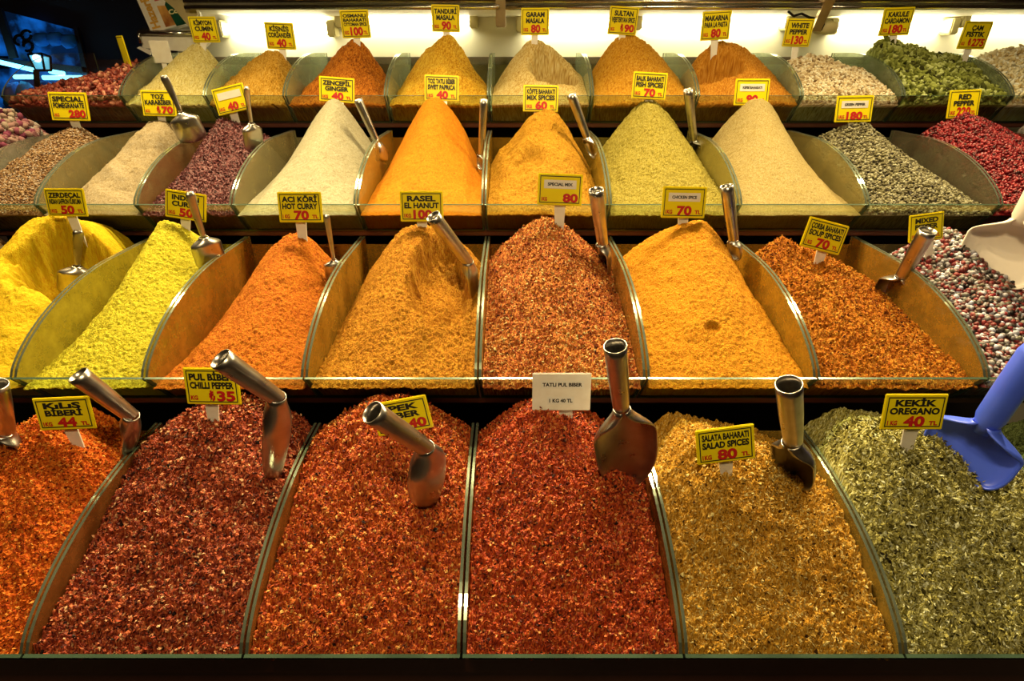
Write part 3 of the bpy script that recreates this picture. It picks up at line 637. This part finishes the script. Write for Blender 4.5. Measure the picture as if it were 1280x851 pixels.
LS('kekik', (1143, 515), 78, 46, 0, (1135, 562), ['KEKİK', 'OREGANO'], '40', text='yellow sign reading KEKİK OREGANO 40 TL', kg='1 KG')
print('signs done')

# ---------------------------------------------------------------- scoops
def frame(p0, p1, ang):
    """matrix: local -Z runs from handle end to tip; local +Y is the open face, turned ang about the axis from facing the camera"""
    a = (p1-p0).normalized(); cam = Vector((0, 0, Z0)); toC = (cam-(p0+p1)/2)
    f = (toC-a*toC.dot(a)).normalized(); f = Matrix.Rotation(math.radians(ang), 3, a) @ f
    z = -a; x = f.cross(z)
    return Matrix((x, f, z)).transposed()
def scoop(key, end, tip, neck, ang, text, hr=.06, bw=.13, mat=None, kind='tube', dY=.0, tipin=.05, sq=.5, depth=.8, endY=None, tipY=None, cat='scoop', name='metal_scoop', npx=None):
    b = bins[key]; mat = mat or M_steel
    T_ = hit(b, *tip) if tipY is None else at(tip[0], tip[1], tipY)
    ey = T_[1]+dY if endY is None else endY
    p0 = P(*at(end[0], end[1], ey)); p1 = P(*T_)
    d = (p1-p0); p1 = p1+d.normalized()*tipin*W
    Lt = (p1-p0).length; Lh = Lt*neck; Lb = Lt-Lh
    pn = p0+(p1-p0)*neck; R2 = None
    if npx:                                   # blade bent down from the handle
        yn = (pn.y-.03*W)/W; pn = P(*at(npx[0], npx[1], yn)); Lh = (pn-p0).length; Lb = (p1-pn).length
        R = frame(p0, pn, ang); R2 = R.inverted() @ frame(pn, p1, ang)
    else: R = frame(p0, p1, ang)
    o = empty(name, pn); o.rotation_euler = R.to_euler()
    tag(o, text, cat, 'scoops stuck in the spices')
    r = hr*W; n = 28
    # handle
    if kind == 'tube':
        prof = [(.0, .80), (.15, .86), (.5, .97), (.9, 1.04), (1, 1.06)]
        vs = []; fc = []
        for (u, k) in prof+[(z, kk-.10) for z, kk in prof[::-1]]:
            for j in range(n):
                a = 2*math.pi*j/n; vs.append(Vector((r*k*math.cos(a), r*k*math.sin(a)-r*.2*(1-u), u*Lh)))
        m = len(prof)*2
        for i in range(m-1):
            for j in range(n):
                fc.append([i*n+j, i*n+(j+1) % n, (i+1)*n+(j+1) % n, (i+1)*n+j])
        mesh_obj('handle', vs, fc, mat, o, True)
    elif kind == 'flat':
        bm = bmesh.new(); secs = []
        for u in np.linspace(0, 1, 12):
            wv = r*(.55+.45*u); tv = r*(.45-.1*u)
            if u > .97: wv *= .7; tv *= .6
            secs.append([bm.verts.new((wv*math.cos(a)*1.0, tv*math.sin(a)+r*.25*math.sin(u*3.1), u*Lh)) for a in np.linspace(0, 2*math.pi, 13)[:-1]])
        for A, B_ in zip(secs, secs[1:]):
            for j in range(12): bm.faces.new([A[j], A[(j+1) % 12], B_[(j+1) % 12], B_[j]])
        bm.faces.new(secs[-1]); bm.faces.new(secs[0][::-1]); bm_obj('handle', bm, mat, o, True)
    else:                                   # moulded plastic grip with a rounded butt
        bm = bmesh.new(); secs = []
        for u, k in ((-.12, .5), (0, .8), (.1, 1.), (.5, 1.02), (.9, 1.0), (.97, .85), (1, .5)):
            secs.append([bm.verts.new((r*k*math.cos(a), r*k*math.sin(a), u*Lh)) for a in np.linspace(0, 2*math.pi, 21)[:-1]])
        for A, B_ in zip(secs, secs[1:]):
            for j in range(20): bm.faces.new([A[j], A[(j+1) % 20], B_[(j+1) % 20], B_[j]])
        bm.faces.new(secs[-1]); bm.faces.new(secs[0][::-1]); bm_obj('handle', bm, mat, o, True)
    # blade: trough whose width and depth change along its length; s=0 at the neck
    vs = []; fc = []; na = 18; rows = []
    bwW = bw*W
    for s in np.linspace(0, 1, 26):
        g = min(1, s/(.26 if kind == 'flat' else .32)); g = g*g*(3-2*g); tp = .72 if kind == 'flat' else .45
        w0 = r*.8*(1-g)+bwW*g
        if s > tp: w0 *= max(.02, 1-((s-tp)/(1-tp))**2.4)**sq
        A = math.radians(170)*(1-g)**1.5+math.radians(86)*(1-(1-g)**1.5)
        dp = (r*.8*(1-g)+bwW*depth*g)*(1-.45*max(0, s-.5)/.5)
        row = []
        for j in range(na+1):
            a = -A+2*A*j/na
            x = w0*math.sin(a); y = -dp*math.cos(a)
            if kind == 'plastic': x = w0*math.copysign(abs(math.sin(a))**.55, a); y = -dp*abs(math.cos(a))**.55*(1 if math.cos(a) > 0 else -1)
            row.append(len(vs)); vs.append(Vector((x, y+(dp-r*.8)*.35*g, -s*Lb)))
        rows.append(row)
    for A_, B_ in zip(rows, rows[1:]):
        for j in range(na): fc.append([A_[j], A_[j+1], B_[j+1], B_[j]])
    if R2 is not None:
        k = r*.55; vs = [R2 @ (v+Vector((0, 0, k*max(0, 1+v.z/(.3*Lb))))) for v in vs]
    bl = mesh_obj('blade', vs, fc, mat, o, True)
    so = bl.modifiers.new('thick', 'SOLIDIFY'); so.thickness = .0016 if kind != 'plastic' else .003; so.offset = 0
    return o
SC = scoop
# top row of scoops, standing in the third tier
SC('pepper', (204, 94), (240, 170), .55, 190, 'scoop with a thin flat handle between the beige pepper and sumac heaps', hr=.035, bw=.12, kind='flat', depth=.55, dY=-.05, tipY=5.25, sq=.3)
SC('sumac', (308, 108), (318, 182), .55, 150, 'scoop with a thin handle stuck in the maroon sumac', hr=.03, bw=.09, kind='flat', depth=.55, dY=-.05, sq=.3)
SC('ginger', (447, 124), (478, 195), .68, 120, 'tube-handled scoop standing right of the cream ginger cone', hr=.036, bw=.075, dY=0, tipY=5.35)
SC('paprika', (605, 124), (600, 205), .78, 60, 'tube-handled scoop standing right of the orange paprika cone', hr=.034, bw=.06, tipY=5.3)
SC('kofte', (714, 118), (740, 192), .66, 60, 'tube-handled scoop standing right of the golden mix heap', hr=.040, bw=.07, tipY=5.3)
SC('fish', (860, 112), (872, 170), .72, 30, 'tube-handled scoop stuck in the mustard green heap', hr=.040, bw=.07, dY=-.1)
# second tier
SC('turmeric', (98, 288), (96, 360), .55, 175, 'scoop with a thin handle lying in the hollow of the turmeric', hr=.036, bw=.115, kind='flat', depth=.55, dY=.05, sq=.3)
SC('indian', (237, 240), (264, 326), .58, 165, 'dull steel scoop with thin handle right of the yellow curry label', hr=.035, bw=.105, kind='flat', depth=.55, dY=-.05, sq=.3, tipY=3.95)
SC('aci', (408, 268), (420, 342), .68, 180, 'small scoop with thin handle stuck right of the hot curry label', hr=.022, bw=.075, kind='flat', depth=.55, dY=-.03, sq=.3, tipY=3.85)
SC('rasel', (541, 270), (588, 368), .60, 100, 'tube-handled scoop stuck in the oval hollow of the golden brown heap', hr=.045, bw=.085, dY=-.25, npx=(585, 330))
SC('special', (745, 237), (755, 335), .62, 70, 'tube-handled scoop standing in the coarse red-orange special mix', hr=.050, bw=.085, dY=-.12)
SC('chicken', (908, 232), (918, 318), .72, 60, 'tube-handled scoop at the right of the yellow-orange chicken spice', hr=.045, bw=.075, tipY=4.05)
SC('soup', (1160, 288), (1112, 372), .62, 0, 'tube-handled scoop stuck in the orange-brown soup spices', hr=.052, bw=.12, dY=-.15)
# front tier
SC('kilis', (97, 468), (150, 565), .60, 100, 'tube-handled scoop beside the brownish kilis pepper sign', hr=.050, bw=.085, dY=-.15, npx=(163, 522))
SC('pul', (275, 448), (338, 588), .52, 120, 'tube-handled scoop stuck in the darkest chilli flakes', hr=.050, bw=.10, dY=-.25, npx=(346, 500))
SC('ipek', (465, 515), (532, 620), .58, 135, 'tube-handled scoop crossing the tilted silk pepper sign', hr=.050, bw=.12, dY=-.28, npx=(532, 562))
SC('tatli', (769, 432), (787, 604), .38, -12, 'large scoop with its open blade facing out by the white label', hr=.050, bw=.165, dY=-.22, sq=.6, depth=.6)
SC('salata', (986, 480), (992, 602), .52, 35, 'tube-handled scoop stuck between the ochre salad spice and oregano', hr=.058, bw=.12, dY=-.15)
SC('dark_chilli', (-8, 480), (8, 570), .6, 60, 'dark metal scoop cut off by the left edge of the front tier', hr=.06, bw=.10, tipY=2.5)
M_blue = noisy('blue_plastic', (.055, .11, .80), (.07, .14, .86), 25, .35)
M_wplast = noisy('white_plastic', (.80, .74, .66), (.86, .80, .72), 25, .35)
SC('kekik', (1300, 432), (1196, 584), .58, 10, 'blue plastic scoop standing in the oregano at the right edge', hr=.068, bw=.21, mat=M_blue, kind='plastic', dY=.0, sq=.22, depth=.45, name='plastic_scoop')
SC('mixed', (1310, 215), (1238, 345), .42, 10, 'white plastic scoop standing in the mixed peppercorns', hr=.065, bw=.24, mat=M_wplast, kind='plastic', dY=.05, sq=.2, depth=.45, name='plastic_scoop')

# ---------------------------------------------------------------- shelf and sweet boxes at the left end
sh = empty('side_shelf', P(*at(215, 66, 7.3))); tag(sh, 'small white shelf with a steel rim left of the cumin sign', 'shelf')
slab('panel', [at(176, 43, 7.1), at(178, 60, 7.1), at(250, 66, 7.1), at(262, 54, 7.1), at(240, 43, 7.1)], -.04, M_white, sh)
slab('top', [at(174, 42, 7.1), at(242, 42, 7.1), at(240, 38, 7.9), at(178, 38, 7.9)], .03, M_chrome, sh)
bar('rim', at(173, 41, 7.08), at(244, 42, 7.08), .02, M_chrome, sh)
bar('rim', at(173, 41, 7.08), at(176, 54, 7.08), .02, M_chrome, sh)
slab('lower_panel', [at(171, 60, 7.1), at(188, 69, 7.1), at(190, 63, 7.1), at(174, 58, 7.1)], -.04, M_white, sh)
M_green = noisy('box_green', (.006, .06, .035), (.01, .08, .045), 10, .3)
M_tan = noisy('box_almond', (.75, .42, .10), (.30, .10, .03), 28, .35)
def sweet(x0, x1, ytop, ybot, Y, lean, text, words):
    a = at(x0, ybot, Y); b = at(x1, ybot, Y); o = empty('sweet_box', P(*a)); tag(o, text, 'box', 'boxes of sweets at the left end')
    w = (b[0]-a[0])*W; h = (at(x0, ybot, Y)[2]-at(x0, ytop, Y)[2])*W; sp = w*.30
    o.rotation_euler = (0, math.radians(lean), 0)
    ct = bm_obj('carton', box_bm(0, w, 0, .2*W, 0, h, .001), M_white, o)
    mesh_obj('green_panel', [(sp*1.9, -.0006, 0), (w, -.0006, 0), (w, -.0006, h), (sp*1.7, -.0006, h*.4)], [[0, 1, 2, 3]], M_green, ct)
    mesh_obj('picture', [(sp*1.15, -.0005, h*.03), (sp*1.9, -.0005, h*.03), (sp*1.9, -.0005, h*.38), (sp*1.15, -.0005, h*.42)], [[0, 1, 2, 3]], M_tan, ct)
    mesh_obj('picture', [(sp*1.15, -.0005, h*.50), (sp*1.8, -.0005, h*.50), (sp*1.8, -.0005, h*.75), (sp*1.15, -.0005, h*.75)], [[0, 1, 2, 3]], plain('box_pink', (.6, .15, .12), .4), ct)
    acc = ([], []); line(acc, 'HazerBaba', 0, h*.86, 0, sp*.55)
    mesh_obj('lettering', [Vector((sp*.78-v.z, -.0008, v.x+h*.05)) for v in acc[0]], acc[1], plain('gold_ink', (.65, .36, .06), .4), ct)
    acc = ([], []); line(acc, 'Confet', sp*1.75, w*.98, h*.22, h*.30); line(acc, 'Confet', sp*1.75, w*.98, h*.58, h*.66)
    mesh_obj('script', [Vector((v.x, -.0012, v.z)) for v in acc[0]], acc[1], plain('cream_ink', (.75, .7, .35), .4), ct)
sweet(189, 250, -30, 41, 7.3, -12, 'white and green sweet box with gold lettering on the small white shelf', 1)

# ---------------------------------------------------------------- the dark street and the blue-lit shop behind at the left
M_dark = noisy('dark_facade', (.010, .005, .004), (.022, .010, .006), 1.5, .7)
tag(ubox('wall_left', -26, 2, 20.3, 20.6, -14, 6, M_dark), kind='structure')
YB = 20.0
def quad3(name, pts, mat, th=.1, Y=YB, parent=None): return slab(name, [at(x, y, Y) for x, y in pts], th, mat, parent)
def blue_room():
    m, nt, b = newmat('blue_lit_interior'); tc = nt.nodes.new('ShaderNodeTexCoord')
    n = nt.nodes.new('ShaderNodeTexNoise'); n.inputs['Scale'].default_value = 7; n.inputs['Detail'].default_value = 4
    nt.links.new(tc.outputs['Object'], n.inputs['Vector'])
    r = nt.nodes.new('ShaderNodeValToRGB'); e = r.color_ramp.elements
    e[0].position = .42; e[0].color = (.0005, .006, .02, 1); e[1].position = .68; e[1].color = (.004, .12, .55, 1)
    nt.links.new(n.outputs['Fac'], r.inputs['Fac']); nt.links.new(r.outputs['Color'], b.inputs['Emission Color'])
    b.inputs['Emission Strength'].default_value = .8; b.inputs['Base Color'].default_value = (.01, .03, .1, 1); b.inputs['Roughness'].default_value = .3
    return m
M_room = blue_room()
tag(quad3('window_1', [(5, 14), (12, 88), (108, 88), (96, 38)][::-1], M_room), kind='structure')
tag(quad3('window_2', [(-60, 0), (-60, 70), (16, 70), (-2, 20)][::-1], M_room), kind='structure')
tag(quad3('window_3', [(-60, 86), (-60, 165), (112, 165), (108, 86)][::-1], M_room), kind='structure')
for i, pts in enumerate(([(-4, 12), (4, 10), (24, 72), (15, 74)], [(-60, 66), (110, 84), (112, 92), (-60, 74)], [(94, 34), (99, 34), (112, 90), (106, 90)])):
    tag(quad3('trim_%d' % (i+2), pts[::-1], M_dark, .1, YB-.3), kind='structure')
M_cyan = plain('cyan_tube', (1, 1, 1), .5, emit=(.12, .62, 1), es=5)
for a, b, tx in (((-20, 73), (44, 88), 'long cyan tube running to the lantern in the shop beyond'), ((62, 89), (80, 92), 'short cyan tube just right of the lantern'), ((18, 96), (42, 96), 'cyan tube left of the lantern foot, above the blue clothes'), ((54, 97), (103, 97), 'cyan tube at the bottom right of the blue shop window')):
    bm = tube_bm(P(*at(*a, YB-.8)), P(*at(*b, YB-.8)), .065*W, 12); o = bm_obj('neon_tube', bm, M_cyan, None, True); tag(o, tx, 'tube light', 'cyan tubes in the blue shop')
def blob(name, pts, Y, mat, text, cat, grp, depth=.3):
    """hanging cloth: outline swelled to a folded solid"""
    ps = [at(x, y, Y) for x, y in pts]; cx = sum(p[0] for p in ps)/len(ps); cd = sum(p[2] for p in ps)/len(ps)
    vs = [P(cx, Y-depth, cd), P(cx, Y+depth, cd)]; n = len(ps); fc = []
    for k, s in ((.6, .8), (1, 0), (.6, -.8)):
        for p in ps: vs.append(P(cx+(p[0]-cx)*k, Y-depth*s, cd+(p[2]-cd)*k))
    for j in range(n):
        k = (j+1) % n
        fc += [[0, 2+j, 2+k], [2+j, 2+n+j, 2+n+k, 2+k], [2+n+j, 2+2*n+j, 2+2*n+k, 2+n+k], [1, 2+2*n+k, 2+2*n+j]]
    o = mesh_obj(name, vs, fc, mat, None, True); tag(o, text, cat, grp); return o
M_cl = [plain('cloth_blue', (.03, .28, .75), .7), plain('cloth_pale', (.15, .55, .85), .7), plain('cloth_navy', (.02, .05, .45), .7)]
for i, (pts, mi, tx) in enumerate((([(10, 104), (22, 102), (26, 118), (24, 135), (8, 135), (9, 118)], 0, 'pale blue garment hanging leftmost of the blue clothes'),
        ([(26, 101), (36, 103), (44, 118), (42, 134), (24, 134), (22, 115)], 1, 'lightest blue garment hanging left of the lantern foot'),
        ([(36, 110), (46, 108), (58, 114), (56, 124), (44, 130), (38, 122)], 2, 'navy bundle hanging right under the lantern'),
        ([(48, 101), (60, 102), (66, 112), (60, 118), (48, 112)], 0, 'blue bundle hanging just right of the lantern foot'),
        ([(72, 102), (86, 101), (90, 112), (78, 116)], 2, 'small dark blue bundle above the red heap'))):
    blob('hanging_cloth', pts, YB-1.0-.1*i, M_cl[mi], tx, 'cloth', 'clothes hanging in the blue shop')
for i, (cx, cy) in enumerate(((52, 48), (69, 47), (86, 50))):
    blob('hanging_pot', [(cx-8, cy-7), (cx+6, cy-7), (cx+9, cy+3), (cx+6, cy+10), (cx-3, cy+11), (cx-8, cy+5)], YB-.6, M_cl[0], ['leftmost', 'middle', 'rightmost'][i]+' of three round blue things in the upper shop window', 'pot', 'round things in the shop window', .25)
# lantern on a scroll bracket
YL = 17.0
M_iron = plain('black_iron', (.006, .006, .008), .5, .5)
lan = empty('street_lantern', P(*at(52, 92, YL))); tag(lan, 'lit street lantern on a black scroll bracket before the blue shop', 'lantern')
def lquad(nm, pts, mat, Y=YL): return slab(nm, [at(x, y, Y) for x, y in pts][::-1], .06, mat, lan)
M_pane = plain('lantern_pane', (.3, .6, .8), .2, emit=(.15, .6, .9), es=.9)
lquad('pane', [(37, 69), (51, 69), (54, 86), (45, 86)], M_pane); lquad('pane', [(54, 70), (62, 72), (63, 87), (57, 87)], M_pane)
def iron(pts, Y, r, nm='frame'):
    bm = bmesh.new()
    for a, b in zip(pts, pts[1:]): tube_bm(P(*at(*a, Y)), P(*at(*b, Y)), r*W, 8, bm)
    bmesh.ops.translate(bm, verts=bm.verts, vec=-lan.location); return bm_obj(nm, bm, M_iron, lan, True)
iron([(35, 68), (45, 88), (64, 88), (63, 71), (52, 67), (35, 68)], YL-.05, .03); iron([(52, 67), (56, 88)], YL-.06, .03); iron([(45, 88), (47, 112), (50, 125)], YL, .07)
def arcp(cx, cy, r, a0, a1): return [(cx+r*math.cos(math.radians(a)), cy+r*math.sin(math.radians(a))) for a in np.linspace(a0, a1, 14)]
iron(arcp(33, 44, 6, 0, 330), YL, .035, 'scroll'); iron(arcp(24, 50, 6, 90, 400), YL, .035, 'scroll'); iron(arcp(35, 58, 6, 180, 480), YL, .035, 'scroll'); iron([(36, 62), (40, 68)], YL, .035, 'scroll')
bm = bmesh.new(); bmesh.ops.create_uvsphere(bm, u_segments=12, v_segments=8, radius=.10*W)
for v in bm.verts: v.co += P(*at(46, 73, YL-.15))-lan.location
bm_obj('bulb', bm, plain('bulb_glow', (1, 1, 1), .4, emit=(.5, .85, 1), es=2.5), lan, True)
bl = bpy.data.lights.new('shop_glow', 'POINT'); bl.energy = .4; bl.color = (.1, .45, 1); bl.shadow_soft_size = .3
lo = link(bpy.data.objects.new('shop_glow', bl)); lo.location = P(*at(50, 60, 18.3))

# ---------------------------------------------------------------- lamps of the stall and added fill lights
def area(name, x, y, dn, sx, sy, e, col=(1, .76, .38), tgt=None):
    l = bpy.data.lights.new(name, 'AREA'); l.shape = 'RECTANGLE'; l.size = sx*W; l.size_y = sy*W; l.energy = e; l.color = col
    o = link(bpy.data.objects.new(name, l)); o.location = P(x, y, dn)
    d = P(*tgt)-o.location; o.rotation_euler = d.to_track_quat('-Z', 'Y').to_euler(); return o
for x in (-4.2, -2.1, 0, 2.1, 4.2):
    area('stall_lamp', x, 5.3, -1.5, .35, .2, 2.7, tgt=(x*.75, 3.2, 1.6))
    area('front_tier_fill', x, 5.5, -2.6, .3, .3, 7.5, tgt=(x*.75, 2.0, 2.3)).data.spread = math.radians(105)  # added unseen fill, aimed down to brighten the front tier
area('aisle_fill', -.5, -1.5, -5.0, 1.0, 1.0, 24.0, (1, .74, .38), (0, 3.5, 1.2))  # added soft fill from the front, brightens the signs and front tier
w = bpy.data.worlds.new('night_bazaar'); scene.world = w; w.use_nodes = True
w.node_tree.nodes['Background'].inputs[0].default_value = (.5, .26, .12, 1); w.node_tree.nodes['Background'].inputs[1].default_value = .025

# ---------------------------------------------------------------- camera
cam = bpy.data.cameras.new('camera'); co = link(bpy.data.objects.new('camera', cam))
cam.sensor_width = 36; cam.lens = F/1280*36; cam.clip_start = .02
co.location = (0, 0, Z0); co.rotation_euler = (math.radians(90)-TH, 0, 0); scene.camera = co
vs = scene.view_settings; vs.view_transform = 'Standard'; vs.look = 'None'; vs.exposure = .15; vs.gamma = 1; vs.use_curve_mapping = False
